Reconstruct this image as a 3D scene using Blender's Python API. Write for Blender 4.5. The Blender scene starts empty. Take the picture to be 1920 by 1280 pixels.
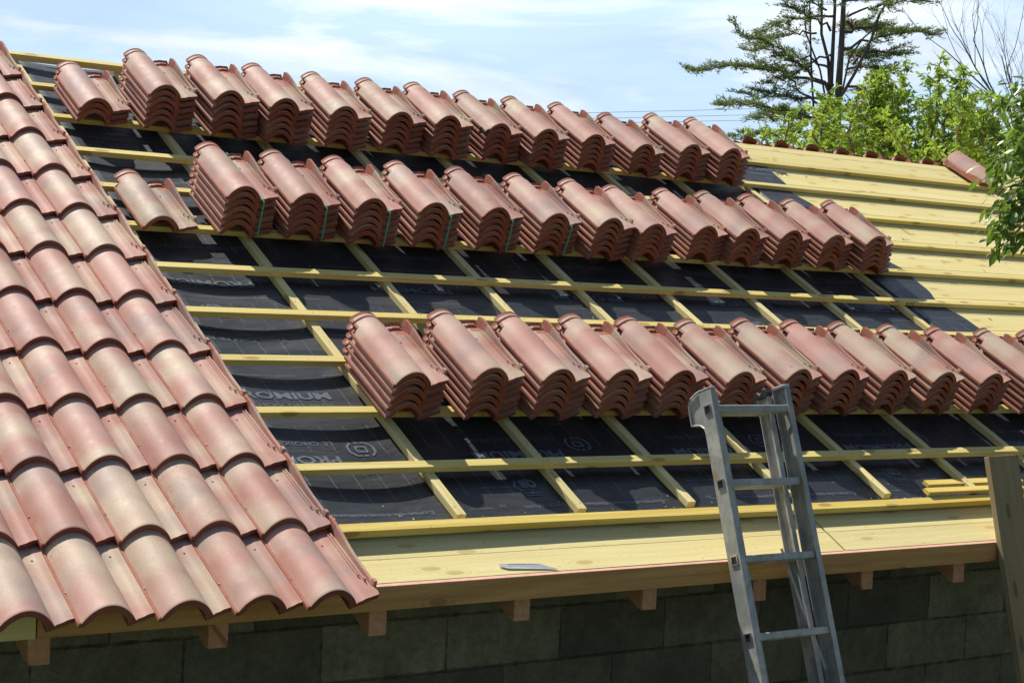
import bpy, bmesh, math, random
from mathutils import Vector, Matrix, Euler, noise
rnd = random.Random(7)
S = bpy.context.scene
COL = S.collection
TH = math.radians(27.7)
CT, ST = math.cos(TH), math.sin(TH)

# ------------------------------------------------------------------ helpers
def RW(u, v, n):
    """roof coordinates (along the eave, up the slope, off the slope) -> world"""
    return Vector((u, v*CT - n*ST, v*ST + n*CT))

def tag(o, label=None, cat=None, group=None, kind=None):
    if label: o['label'] = label
    if cat: o['category'] = cat
    if group: o['group'] = group
    if kind: o['kind'] = kind
    return o

def mesh_from(name, verts, faces, mats, midx=None, smooth=False, sharp=None):
    me = bpy.data.meshes.new(name)
    me.from_pydata([tuple(v) for v in verts], [], faces)
    for m in mats: me.materials.append(m)
    if midx: me.polygons.foreach_set('material_index', midx)
    if smooth:
        me.polygons.foreach_set('use_smooth', [True]*len(me.polygons))
        if sharp: me.set_sharp_from_angle(angle=math.radians(sharp))
    me.update()
    return me

def link(name, me, parent=None, loc=None, rot=None):
    o = bpy.data.objects.new(name, me)
    COL.objects.link(o)
    if parent: o.parent = parent
    if loc is not None: o.location = loc
    if rot is not None: o.rotation_euler = rot
    return o

def empty(name, loc=(0, 0, 0), rot=(0, 0, 0)):
    o = bpy.data.objects.new(name, None); COL.objects.link(o)
    o.location = loc; o.rotation_euler = rot; o.empty_display_size = .1
    return o

class MB:
    def __init__(s): s.v = []; s.f = []; s.m = []
    def quad(s, a, b, c, d, m=0):
        i = len(s.v); s.v += [a, b, c, d]; s.f.append((i, i+1, i+2, i+3)); s.m.append(m)
    def tri(s, a, b, c, m=0):
        i = len(s.v); s.v += [a, b, c]; s.f.append((i, i+1, i+2)); s.m.append(m)
    def box(s, x0, x1, y0, y1, z0, z1, m=0, M=None):
        P = [Vector(p) for p in ((x0,y0,z0),(x1,y0,z0),(x1,y1,z0),(x0,y1,z0),(x0,y0,z1),(x1,y0,z1),(x1,y1,z1),(x0,y1,z1))]
        if M: P = [M @ p for p in P]
        i = len(s.v); s.v += P
        for f in ((0,3,2,1),(4,5,6,7),(0,1,5,4),(1,2,6,5),(2,3,7,6),(3,0,4,7)):
            s.f.append(tuple(i+k for k in f)); s.m.append(m)
    def tube(s, pts, rads, seg=6, m=0, cap=True):
        n = len(pts); base = len(s.v)
        for k in range(n):
            p = Vector(pts[k])
            t = (Vector(pts[min(k+1, n-1)]) - Vector(pts[max(k-1, 0)])).normalized()
            a = t.orthogonal().normalized() if k == 0 else (a - t*a.dot(t)).normalized()
            b = t.cross(a)
            for j in range(seg):
                q = 2*math.pi*j/seg
                s.v.append(p + (a*math.cos(q) + b*math.sin(q))*rads[k])
        for k in range(n-1):
            for j in range(seg):
                j2 = (j+1) % seg
                s.f.append((base+k*seg+j, base+k*seg+j2, base+(k+1)*seg+j2, base+(k+1)*seg+j)); s.m.append(m)
        if cap:
            s.f.append(tuple(base+j for j in reversed(range(seg)))); s.m.append(m)
            s.f.append(tuple(base+(n-1)*seg+j for j in range(seg))); s.m.append(m)
    def prism(s, poly, z0, z1, m=0, M=None):
        n = len(poly); i = len(s.v)
        P = [Vector((x, y, z0)) for x, y in poly] + [Vector((x, y, z1)) for x, y in poly]
        if M: P = [M @ p for p in P]
        s.v += P
        s.f.append(tuple(i+k for k in reversed(range(n)))); s.m.append(m)
        s.f.append(tuple(i+n+k for k in range(n))); s.m.append(m)
        for k in range(n):
            k2 = (k+1) % n
            s.f.append((i+k, i+k2, i+n+k2, i+n+k)); s.m.append(m)
    def build(s, name, mats, parent=None, loc=None, rot=None, smooth=False, sharp=None, bevel=0):
        me = mesh_from(name, s.v, s.f, mats if isinstance(mats, (list, tuple)) else [mats], s.m, smooth, sharp)
        if bevel:
            bm = bmesh.new(); bm.from_mesh(me)
            es = [e for e in bm.edges if len(e.link_faces) == 2 and e.calc_face_angle(0) > .6]
            bmesh.ops.bevel(bm, geom=es, offset=bevel, segments=1, affect='EDGES', clamp_overlap=True)
            bm.to_mesh(me); bm.free()
        return link(name, me, parent, loc, rot)

# ------------------------------------------------------------------ node helpers
class N:
    def __init__(s, name, rough=.7, spec=.5):
        s.mat = bpy.data.materials.new(name); s.mat.use_nodes = True
        s.t = s.mat.node_tree; s.t.nodes.clear()
        s.out = s.n('ShaderNodeOutputMaterial'); s.b = s.n('ShaderNodeBsdfPrincipled')
        s.l(s.b.outputs[0], s.out.inputs[0])
        s.b.inputs['Roughness'].default_value = rough
        s.b.inputs['Specular IOR Level'].default_value = spec
    def n(s, ty, **kw):
        o = s.t.nodes.new(ty)
        for k, v in kw.items(): setattr(o, k, v)
        return o
    def l(s, a, b): s.t.links.new(a, b)
    def put(s, sock, v):
        if hasattr(v, 'is_linked') or hasattr(v, 'links'): s.l(v, sock)
        else: sock.default_value = v
    def obj(s): return s.n('ShaderNodeTexCoord').outputs['Object']
    def rand(s): return s.n('ShaderNodeObjectInfo').outputs['Random']
    def island(s): return s.n('ShaderNodeNewGeometry').outputs['Random Per Island']
    def mapping(s, vec, loc=(0,0,0), scale=(1,1,1), rot=(0,0,0)):
        m = s.n('ShaderNodeMapping'); s.put(m.inputs['Vector'], vec)
        s.put(m.inputs['Location'], loc); s.put(m.inputs['Scale'], scale); s.put(m.inputs['Rotation'], rot)
        return m.outputs[0]
    def offset(s, vec, amount=37.):
        """shift the texture by the object's own random number"""
        w = s.n('ShaderNodeCombineXYZ'); r = s.rand()
        for i, k in enumerate((amount, amount*1.7, amount*.6)):
            s.l(s.math('MULTIPLY', r, k), w.inputs[i])
        a = s.n('ShaderNodeVectorMath', operation='ADD'); s.l(vec, a.inputs[0]); s.l(w.outputs[0], a.inputs[1])
        return a.outputs[0]
    def noise(s, vec, scale, detail=3, rough=.5, dist=0.):
        t = s.n('ShaderNodeTexNoise'); s.l(vec, t.inputs['Vector'])
        t.inputs['Scale'].default_value = scale; t.inputs['Detail'].default_value = detail
        t.inputs['Roughness'].default_value = rough; t.inputs['Distortion'].default_value = dist
        return t.outputs[0]
    def math(s, op, a, b=0., c=None, clamp=False):
        m = s.n('ShaderNodeMath', operation=op); m.use_clamp = clamp
        s.put(m.inputs[0], a); s.put(m.inputs[1], b)
        if c is not None: s.put(m.inputs[2], c)
        return m.outputs[0]
    def ramp(s, f, lo, hi, a=0., b=1.):
        m = s.n('ShaderNodeMapRange'); m.clamp = True; s.put(m.inputs[0], f)
        m.inputs[1].default_value = lo; m.inputs[2].default_value = hi
        m.inputs[3].default_value = a; m.inputs[4].default_value = b
        return m.outputs[0]
    def mix(s, f, a, b, mode='MIX'):
        m = s.n('ShaderNodeMix', data_type='RGBA', blend_type=mode)
        s.put(m.inputs[0], f)
        for k, v in ((6, a), (7, b)):
            if isinstance(v, (tuple, list)): v = tuple(v)+(1,) if len(v) == 3 else v
            s.put(m.inputs[k], v)
        return m.outputs[2]
    def color(s, v):
        if isinstance(v, (tuple, list)): v = tuple(v)+(1,) if len(v) == 3 else v
        s.put(s.b.inputs['Base Color'], v)
    def bump(s, h, strength=.3, dist=.01):
        b = s.n('ShaderNodeBump'); s.put(b.inputs['Height'], h)
        b.inputs['Strength'].default_value = strength; b.inputs['Distance'].default_value = dist
        s.l(b.outputs[0], s.b.inputs['Normal'])
    def sep(s, vec):
        x = s.n('ShaderNodeSeparateXYZ'); s.l(vec, x.inputs[0]); return x.outputs

# ------------------------------------------------------------------ materials
def m_engobe():
    k = N('clay_engobe', .62, .3)
    o = k.offset(k.obj())
    big = k.noise(k.mapping(o, scale=(3.6, 5.2, 3.6), rot=(0, 0, .25)), 1.0, 1.5, .4, .2)
    big2 = k.noise(k.mapping(o, loc=(9, 4, 2), scale=(4, 5, 4)), 1.0, 1.5, .4, .2)
    big3 = k.noise(k.mapping(o, loc=(2, 14, 5), scale=(4.5, 6, 4.5)), 1.0, 1.5, .4, .2)
    fine = k.noise(o, 190, 3, .7); grain = k.noise(o, 620, 2, .6)
    red = k.mix(k.ramp(big2, .38, .62), (.41, .195, .145), (.505, .285, .225))
    sand = k.mix(k.ramp(fine, .35, .7), (.49, .39, .265), (.58, .485, .345))
    th = k.math('MULTIPLY', k.math('SUBTRACT', k.rand(), .45), .16)
    f = k.math('ADD', k.ramp(k.math('ADD', big, th), .46, .68), k.math('MULTIPLY', k.math('SUBTRACT', fine, .5), .8), clamp=True)
    f = k.math('MULTIPLY', f, .88)
    c = k.mix(f, red, sand)
    grey = k.math('MULTIPLY', k.ramp(big3, .52, .70), .6)
    c = k.mix(grey, c, (.31, .235, .21))
    c = k.mix(k.ramp(grain, .3, .75, .24, 0.), c, (.16, .09, .07))
    pit = k.noise(k.mapping(o, scale=(110, 300, 110), rot=(0, 0, .3)), 1.0, 1, .5)
    msk = k.math('MULTIPLY', k.ramp(pit, .66, .69), k.ramp(k.noise(o, 6.5, 1), .60, .68))
    pick = k.math('GREATER_THAN', k.rand(), .84)
    c = k.mix(k.math('MULTIPLY', msk, pick), c, (.12, .095, .09))
    dust = k.noise(o, 38, 4, .65)
    c = k.mix(k.ramp(dust, .5, .8, 0, .22), c, (.54, .43, .36))
    sp = k.noise(o, 130, 1, .5)
    c = k.mix(k.ramp(sp, .75, .79, 0, .3), c, (.7, .6, .52))
    tint = k.mix(k.math('FRACT', k.math('MULTIPLY', k.rand(), 7.7)), (.88, .86, .86), (1.08, 1.06, 1.06))
    c = k.mix(1., c, tint, 'MULTIPLY')
    k.color(c)
    k.l(k.ramp(dust, .3, .7, .57, .68), k.b.inputs['Roughness'])
    h = k.math('ADD', k.math('MULTIPLY', fine, .6), k.math('MULTIPLY', grain, .4))
    k.bump(h, .2, .0010)
    return k.mat
def m_clay(name='shade_toned_clay', ca=(.195, .045, .026), cb=(.285, .078, .046)):  # default tone has the shade of tile fronts and undersides painted in
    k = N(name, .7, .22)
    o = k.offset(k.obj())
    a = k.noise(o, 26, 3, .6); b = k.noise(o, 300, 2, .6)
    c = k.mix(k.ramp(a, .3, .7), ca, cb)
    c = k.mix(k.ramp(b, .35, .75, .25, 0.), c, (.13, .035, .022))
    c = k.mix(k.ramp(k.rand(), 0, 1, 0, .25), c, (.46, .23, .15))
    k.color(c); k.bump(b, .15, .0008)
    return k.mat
def m_wood(name, c1, c2, c3, along='X', knot=(.30, .17, .06), grain=1., rough=.72, vary=.35, knots=True):
    k = N(name, rough, .25)
    o = k.offset(k.obj(), 11.)
    sc = {'X': (1.4, 46, 46), 'Y': (46, 1.4, 46), 'Z': (46, 46, 1.4)}[along]
    sc2 = {'X': (.5, 9, 9), 'Y': (9, .5, 9), 'Z': (9, 9, .5)}[along]
    g = k.noise(k.mapping(o, scale=sc), 1., 4, .6, .5)
    g2 = k.noise(k.mapping(o, scale=sc2), 1., 3, .5, 1.4)
    wv = k.n('ShaderNodeTexWave', wave_type='BANDS', bands_direction={'X':'Y','Y':'X','Z':'X'}[along])
    k.l(k.mapping(o, scale={'X': (.35, 1, 1), 'Y': (1, .35, 1), 'Z': (1, 1, .35)}[along]), wv.inputs[0])
    wv.inputs['Scale'].default_value = 11; wv.inputs['Distortion'].default_value = 9.; wv.inputs['Detail'].default_value = 2; wv.inputs['Detail Scale'].default_value = .8
    c = k.mix(k.ramp(g2, .32, .68), c1, c2)
    c = k.mix(k.ramp(g, .42, .72, 0, .5*grain), c, c3)
    c = k.mix(k.math('MULTIPLY', k.ramp(wv.outputs[1], .6, 1., 0, .22*grain), k.ramp(g2, .3, .7)), c, c3)
    r = k.rand()
    c = k.mix(1., c, k.mix(r, (1-vary*.4, 1-vary*.42, 1-vary*.3), (1+vary*.12, 1+vary*.1, 1+vary*.35)), 'MULTIPLY')
    if knots:
        vo = k.n('ShaderNodeTexVoronoi', feature='F1', voronoi_dimensions='2D')
        q = k.sep(o); a_, b1, b2 = {'X': (0, 1, 2), 'Y': (1, 0, 2), 'Z': (2, 0, 1)}[along]
        cb = k.n('ShaderNodeCombineXYZ'); k.l(k.math('MULTIPLY', q[a_], 2.6), cb.inputs[0]); k.l(k.math('MULTIPLY', k.math('ADD', q[b1], k.math('MULTIPLY', q[b2], .8)), 8.), cb.inputs[1])
        k.l(cb.outputs[0], vo.inputs['Vector']); vo.inputs['Scale'].default_value = 1.
        d = k.math('ADD', vo.outputs['Distance'], k.math('MULTIPLY', g, .06))
        halo = k.math('SINE', k.math('MULTIPLY', d, 75.))
        c = k.mix(k.math('MULTIPLY', k.ramp(d, .12, .34, .5, 0.), k.ramp(halo, -.2, 1.)), c, c3)
        c = k.mix(k.ramp(d, .09, .15, .7, 0.), c, knot)
    sp = k.noise(o, 85, 2, .6)
    c = k.mix(k.ramp(sp, .68, .73, 0, .6), c, (.18, .12, .05))
    k.color(c); k.bump(k.math('ADD', g, k.math('MULTIPLY', wv.outputs[1], .2)), .35, .0012)
    return k.mat
def m_membrane():
    k = N('underlay_film', .5, .5)
    o = k.obj(); x = k.sep(o)
    w = k.noise(k.mapping(o, scale=(900, 900, 900)), 1., 1, .5)
    big = k.noise(o, 3.2, 3, .6, .6)
    c = k.mix(k.ramp(w, .35, .7), (.008, .0095, .012), (.019, .0225, .028))
    c = k.mix(k.ramp(big, .5, .75, 0., .4), c, (.033, .036, .042))
    scr = k.noise(k.mapping(o, scale=(60, 9, 60), rot=(0, 0, .5)), 1., 2, .5)
    c = k.mix(k.ramp(scr, .70, .74, 0, .16), c, (.16, .17, .18))
    def lines(src, per, wd, ph=0.):
        fr = k.math('FRACT', k.math('ADD', k.math('DIVIDE', src, per), 40.+ph))
        return k.math('LESS_THAN', fr, wd/per)
    br = k.noise(k.mapping(o, scale=(2.2, 2.2, 1)), 1., 1)
    tick = k.math('MULTIPLY', lines(x[0], .098, .0016), k.math('LESS_THAN', k.math('FRACT', k.math('ADD', k.math('DIVIDE', x[1], .30), .15)), .58))
    cross = k.math('MULTIPLY', lines(x[1], .30, .0017, .42), k.math('GREATER_THAN', br, .44))
    cc = k.math('MAXIMUM', tick, cross)
    c = k.mix(k.math('MULTIPLY', cc, k.ramp(br, .3, .65, .35, .85)), c, (.24, .265, .29))
    k.color(c)
    wr = k.noise(k.mapping(o, scale=(5, 16, 5)), 1., 4, .6, .8)
    k.l(k.ramp(wr, .3, .7, .42, .6), k.b.inputs['Roughness'])
    k.bump(k.math('ADD', k.math('MULTIPLY', wr, 1.), k.math('MULTIPLY', w, .05)), .5, .009)
    return k.mat
def m_plain(name, col, rough=.6, metal=0., var=.15, scale=30, bump=.1, spec=.5):
    k = N(name, rough, spec)
    o = k.offset(k.obj(), 5)
    a = k.noise(o, scale, 4, .6)
    k.color(k.mix(k.ramp(a, .3, .7), tuple(c*(1-var) for c in col), tuple(min(1, c*(1+var)) for c in col)))
    k.b.inputs['Metallic'].default_value = metal
    if bump: k.bump(a, bump, .002)
    return k.mat
def m_alu():
    k = N('worn_aluminium', .42, .5)
    o = k.obj()
    a = k.noise(o, 9, 5, .65); b = k.noise(k.mapping(o, scale=(60, 60, 7)), 1., 4, .65, .3); d = k.noise(k.mapping(o, scale=(26, 26, 11)), 1., 5, .75, .6)
    c = k.mix(k.ramp(a, .35, .7), (.30, .305, .27), (.48, .48, .435))
    c = k.mix(k.ramp(b, .45, .75, 0, .5), c, (.20, .225, .22))
    spot = k.ramp(d, .55, .65, 0, .85)
    c = k.mix(spot, c, (.30, .20, .12))
    pl = k.ramp(k.noise(o, 5.5, 4, .7), .50, .62, 0, .7)
    c = k.mix(pl, c, (.56, .50, .42))
    k.color(c)
    k.l(k.math('SUBTRACT', .22, k.math('MULTIPLY', k.math('MAXIMUM', spot, pl), .6), clamp=True), k.b.inputs['Metallic'])
    k.l(k.ramp(b, .3, .7, .45, .65), k.b.inputs['Roughness'])
    k.bump(k.math('ADD', a, b), .25, .001)
    return k.mat
def m_block():
    k = N('concrete_block', .92, .2)
    o = k.obj(); x = k.sep(o)
    bw, bh = .5, .2
    zr = k.math('DIVIDE', k.math('SUBTRACT', x[2], -.335), bh)          # bed joints
    row = k.math('FLOOR', zr); fz = k.math('FRACT', k.math('ADD', zr, 40.))
    sh = k.math('MULTIPLY', k.math('MODULO', k.math('ADD', row, 40.), 2.), .25)
    ux = k.math('DIVIDE', k.math('SUBTRACT', k.math('ADD', x[0], sh), -1.21), bw)
    fx = k.math('FRACT', k.math('ADD', ux, 40.)); colm = k.math('FLOOR', ux)
    wob = k.math('MULTIPLY', k.math('SUBTRACT', k.noise(o, 30, 3, .6), .5), .035)
    ex = k.math('ADD', k.math('MULTIPLY', k.math('ABSOLUTE', k.math('SUBTRACT', fx, .5)), 2*bw), wob)
    ez = k.math('ADD', k.math('MULTIPLY', k.math('ABSOLUTE', k.math('SUBTRACT', fz, .5)), 2*bh), wob)
    j = k.math('MAXIMUM', k.ramp(ex, 2*(bw/2-.004), 2*(bw/2-.001)), k.ramp(ez, 2*(bh/2-.007), 2*(bh/2-.002)))
    wn = k.n('ShaderNodeTexWhiteNoise', noise_dimensions='2D')
    cv = k.n('ShaderNodeCombineXYZ'); k.l(row, cv.inputs[0]); k.l(colm, cv.inputs[1]); k.l(cv.outputs[0], wn.inputs['Vector'])
    a = k.noise(o, 5, 6, .72); g = k.noise(o, 75, 6, .85)
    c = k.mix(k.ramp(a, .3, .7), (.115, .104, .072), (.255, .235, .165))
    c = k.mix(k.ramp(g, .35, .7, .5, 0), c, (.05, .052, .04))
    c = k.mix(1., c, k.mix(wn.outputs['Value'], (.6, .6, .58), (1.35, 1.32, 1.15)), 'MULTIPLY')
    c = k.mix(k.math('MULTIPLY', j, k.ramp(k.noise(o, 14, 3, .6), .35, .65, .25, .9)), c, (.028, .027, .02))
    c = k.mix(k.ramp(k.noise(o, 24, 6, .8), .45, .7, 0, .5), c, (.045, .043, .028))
    st = k.ramp(k.noise(k.mapping(o, scale=(9, 9, 2)), 1., 4, .7), .62, .75, 0, .4)
    c = k.mix(st, c, (.17, .17, .13))
    k.color(c)
    k.bump(k.math('SUBTRACT', k.math('MULTIPLY', g, .35), j), .8, .006)
    return k.mat
def m_leaf(name, c1, c2, c3, rough=.45, trans=.35, spec=.4):
    k = N(name, rough, spec)
    r = k.island()
    c = k.mix(r, c1, c2)
    r2 = k.math('FRACT', k.math('MULTIPLY', r, 17.3))
    c = k.mix(k.ramp(r2, .6, 1., 0, .8), c, c3)
    k.color(c)
    tr = k.n('ShaderNodeBsdfTranslucent'); k.l(k.mix(.5, c, k.mix(1., c, (1.3, 1.5, .5), 'MULTIPLY')), tr.inputs[0])
    ms = k.n('ShaderNodeMixShader'); ms.inputs[0].default_value = trans
    k.l(k.b.outputs[0], ms.inputs[1]); k.l(tr.outputs[0], ms.inputs[2]); k.l(ms.outputs[0], k.out.inputs[0])
    return k.mat
def m_bark(name, a_, b_):
    k = N(name, .9, .2); o = k.obj()
    t = k.noise(k.mapping(o, scale=(14, 14, 3)), 1., 5, .7)
    k.color(k.mix(k.ramp(t, .3, .7), a_, b_)); k.bump(t, .8, .02)
    return k.mat

M_ENG = m_engobe(); M_CLAY = m_clay(); M_LIP = m_clay('sun_toned_clay_edge', (.36, .125, .08), (.46, .20, .14))  # same clay twice: M_CLAY darkened as if shaded, M_LIP lightened as if sunlit
M_BAT = m_wood('treated_batten_wood', (.67, .53, .14), (.75, .63, .24), (.52, .37, .08), 'X')
M_CB = m_wood('treated_counter_batten_wood', (.68, .57, .22), (.76, .67, .33), (.50, .39, .13), 'Y')
M_EAVEBAT = m_wood('rough_sawn_yellow_wood', (.72, .53, .11), (.80, .64, .19), (.54, .36, .05), 'X', grain=1.3)
M_BOARD = m_wood('treated_board_wood', (.69, .58, .23), (.75, .655, .30), (.56, .43, .13), 'X', knot=(.47, .30, .09), vary=.25)
M_PLANK = m_wood('eave_plank_wood', (.69, .58, .245), (.75, .65, .31), (.55, .43, .15), 'X', knot=(.46, .33, .12), vary=.2)
M_FASC = m_wood('fascia_wood', (.50, .255, .075), (.58, .33, .11), (.29, .125, .035), 'X', knot=(.24, .12, .05), vary=.25)
M_RAFT = m_wood('rafter_end_wood', (.50, .25, .12), (.56, .31, .16), (.34, .14, .06), 'Y', knot=(.2, .08, .03), vary=.2)
M_GREY = m_wood('weathered_plank_wood', (.30, .225, .115), (.37, .285, .16), (.19, .135, .065), 'Z', knot=(.10, .07, .04), vary=.1)
M_MEM = m_membrane()
M_INK = m_plain('grey_print_ink', (.095, .115, .14), .55, var=.3, scale=60, bump=0)
M_ALU = m_alu()
M_DARK = m_plain('black_plastic', (.02, .022, .024), .4, var=.2)
M_STRAP = m_plain('green_strap_plastic', (.05, .40, .27), .35, var=.1)
M_BLOCK = m_block()
M_DUST = m_plain('sawdust_flakes', (.62, .52, .36), .9, var=.2)
M_TWIG = m_plain('dry_twig', (.16, .10, .05), .9, var=.3)
M_STEEL = m_plain('bright_steel', (.55, .56, .57), .32, metal=.9, var=.15)
M_GROUND = m_plain('dry_grass_ground', (.06, .072, .03), .95, var=.4, scale=2)
M_WIRE = m_plain('dark_cable', (.05, .055, .06), .6, var=.1)

# ------------------------------------------------------------------ camera
R0 = ((0.82669361, -0.47553249, 0.30074328), (0.01947932, -0.5100005, -0.85995352), (0.56231506, 0.71677635, -0.4123511))
C0 = (-3.13528609, -3.81224181, 2.94496244); FPX = 3138.396
def rv(a): return Vector((a[0], a[1]*CT - a[2]*ST, a[1]*ST + a[2]*CT))
RX, RY, RZ = rv(R0[0]), rv(R0[1]), rv(R0[2]); CAM = RW(*C0)
cam = bpy.data.cameras.new('camera'); co = bpy.data.objects.new('camera', cam); COL.objects.link(co)
mw = Matrix((( RX.x, -RY.x, -RZ.x, CAM.x), (RX.y, -RY.y, -RZ.y, CAM.y), (RX.z, -RY.z, -RZ.z, CAM.z), (0, 0, 0, 1)))
co.matrix_world = mw
cam.sensor_width = 36; cam.lens = FPX/1920*36; cam.clip_start = .1; cam.clip_end = 3000
S.camera = co
def seen(p, m=25):
    q = p - CAM; z = q.dot(RZ)
    if z < .1: return False
    x = 960 + FPX*q.dot(RX)/z; y = 640 + FPX*q.dot(RY)/z
    return -m < x < 1920+m and -m < y < 1280+m

# ------------------------------------------------------------------ light
SUN = Vector((-.36, 1.129, 1.722)).normalized()
sd = bpy.data.lights.new('sun', 'SUN'); so = bpy.data.objects.new('sun', sd); COL.objects.link(so)
sd.energy = 4.6; sd.angle = math.radians(.55); sd.color = (1., .955, .88)
so.rotation_euler = SUN.to_track_quat('Z', 'Y').to_euler(); so.location = SUN*20
W = bpy.data.worlds.new('World'); S.world = W; W.use_nodes = True
wt = W.node_tree; wt.nodes.clear()
def wn_(ty, **kw):
    o = wt.nodes.new(ty)
    for k_, v_ in kw.items(): setattr(o, k_, v_)
    return o
wo = wn_('ShaderNodeOutputWorld'); wb = wn_('ShaderNodeBackground'); wt.links.new(wb.outputs[0], wo.inputs[0])
sky = wn_('ShaderNodeTexSky', sky_type='NISHITA'); sky.sun_disc = False
sky.sun_elevation = math.asin(SUN.z); sky.sun_rotation = math.atan2(SUN.x, SUN.y)
sky.air_density = 1.; sky.dust_density = .6; sky.ozone_density = 1.6
wb.inputs[1].default_value = .066
tc = wn_('ShaderNodeTexCoord'); mp = wn_('ShaderNodeMapping'); wt.links.new(tc.outputs['Generated'], mp.inputs[0])
mp.inputs['Scale'].default_value = (1.6, 1.6, 7.5); mp.inputs['Location'].default_value = (.3, 1.1, .2); mp.inputs['Rotation'].default_value = (.06, -.05, .5)
n1 = wn_('ShaderNodeTexNoise'); wt.links.new(mp.outputs[0], n1.inputs['Vector']); n1.inputs['Scale'].default_value = 2.; n1.inputs['Detail'].default_value = 7; n1.inputs['Roughness'].default_value = .52; n1.inputs['Distortion'].default_value = .35
mr = wn_('ShaderNodeMapRange'); mr.inputs[1].default_value = .38; mr.inputs[2].default_value = .62; mr.inputs[3].default_value = .55; mr.inputs[4].default_value = 1.0
wt.links.new(n1.outputs[0], mr.inputs[0])
mx = wn_('ShaderNodeMix', data_type='RGBA'); sx = wn_('ShaderNodeSeparateXYZ'); wt.links.new(tc.outputs['Generated'], sx.inputs[0])
el = wn_('ShaderNodeMapRange'); el.interpolation_type = 'SMOOTHSTEP'; el.inputs[1].default_value = .25; el.inputs[2].default_value = .9; el.inputs[3].default_value = 1.; el.inputs[4].default_value = .62
wt.links.new(sx.outputs[2], el.inputs[0])
fr = wn_('ShaderNodeMapRange'); fr.interpolation_type = 'SMOOTHSTEP'; fr.inputs[1].default_value = -.1; fr.inputs[2].default_value = .5; fr.inputs[3].default_value = .0; fr.inputs[4].default_value = 1.
wt.links.new(sx.outputs[1], fr.inputs[0])
m0 = wn_('ShaderNodeMath', operation='MULTIPLY'); wt.links.new(el.outputs[0], m0.inputs[0]); wt.links.new(fr.outputs[0], m0.inputs[1])
n2 = wn_('ShaderNodeTexNoise'); wt.links.new(mp.outputs[0], n2.inputs['Vector']); n2.inputs['Scale'].default_value = 3.3; n2.inputs['Detail'].default_value = 8; n2.inputs['Roughness'].default_value = .55; n2.inputs['Distortion'].default_value = .6
w2 = wn_('ShaderNodeMapRange'); w2.inputs[1].default_value = .50; w2.inputs[2].default_value = .66; wt.links.new(n2.outputs[0], w2.inputs[0])
cc = wn_('ShaderNodeMix', data_type='RGBA'); wt.links.new(w2.outputs[0], cc.inputs[0]); cc.inputs[6].default_value = (7.3, 9.6, 12.9, 1); cc.inputs[7].default_value = (11.6, 12.4, 13.3, 1); wt.links.new(cc.outputs[2], mx.inputs[7])
mm = wn_('ShaderNodeMath', operation='MULTIPLY'); wt.links.new(mr.outputs[0], mm.inputs[0]); wt.links.new(m0.outputs[0], mm.inputs[1]); wt.links.new(mm.outputs[0], mx.inputs[0]); wt.links.new(sky.outputs[0], mx.inputs[6])
mx.inputs[7].default_value = (7.4, 8.7, 10.2, 1)
wt.links.new(mx.outputs[2], wb.inputs[0])
S.view_settings.view_transform = 'Standard'; S.view_settings.look = 'None'
S.view_settings.exposure = .55; S.view_settings.gamma = 1.; S.view_settings.use_curve_mapping = False

# ------------------------------------------------------------------ roof tile mesh
PROF = [(0,0),(.0008,.0088),(.0040,.0124),(.0080,.0106),(.0110,.0150),(.0175,.0255),(.026,.037),(.036,.0465),(.048,.055),(.060,.061),(.071,.0642),(.082,.0655),(.093,.0648),(.104,.0622),(.115,.0575),(.125,.0515),(.135,.0438),(.144,.0352),(.152,.0262),(.159,.0165),(.165,.0068),(.1685,.0028),(.176,.0010),(.186,.0006),(.196,.0014),(.203,.0036),(.209,.0050),(.218,.0052),(.2300,.0050)]
def base_z(x):
    for (a, za), (b, zb) in zip(PROF, PROF[1:]):
        if x <= b: return za + (zb-za)*(x-a)/(b-a)
    return .0050 + (x-.230)*.04
def yfront(x):
    return lerp_tab([(0,0),(.158,.0),(.1685,.008),(.178,.018),(.262,.044)], x)
def lerp_tab(t, y):
    if y <= t[0][0]: return t[0][1]
    for (a, za), (b, zb) in zip(t, t[1:]):
        if y <= b: return za + (zb-za)*(y-a)/(b-a)
    return t[-1][1]
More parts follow.
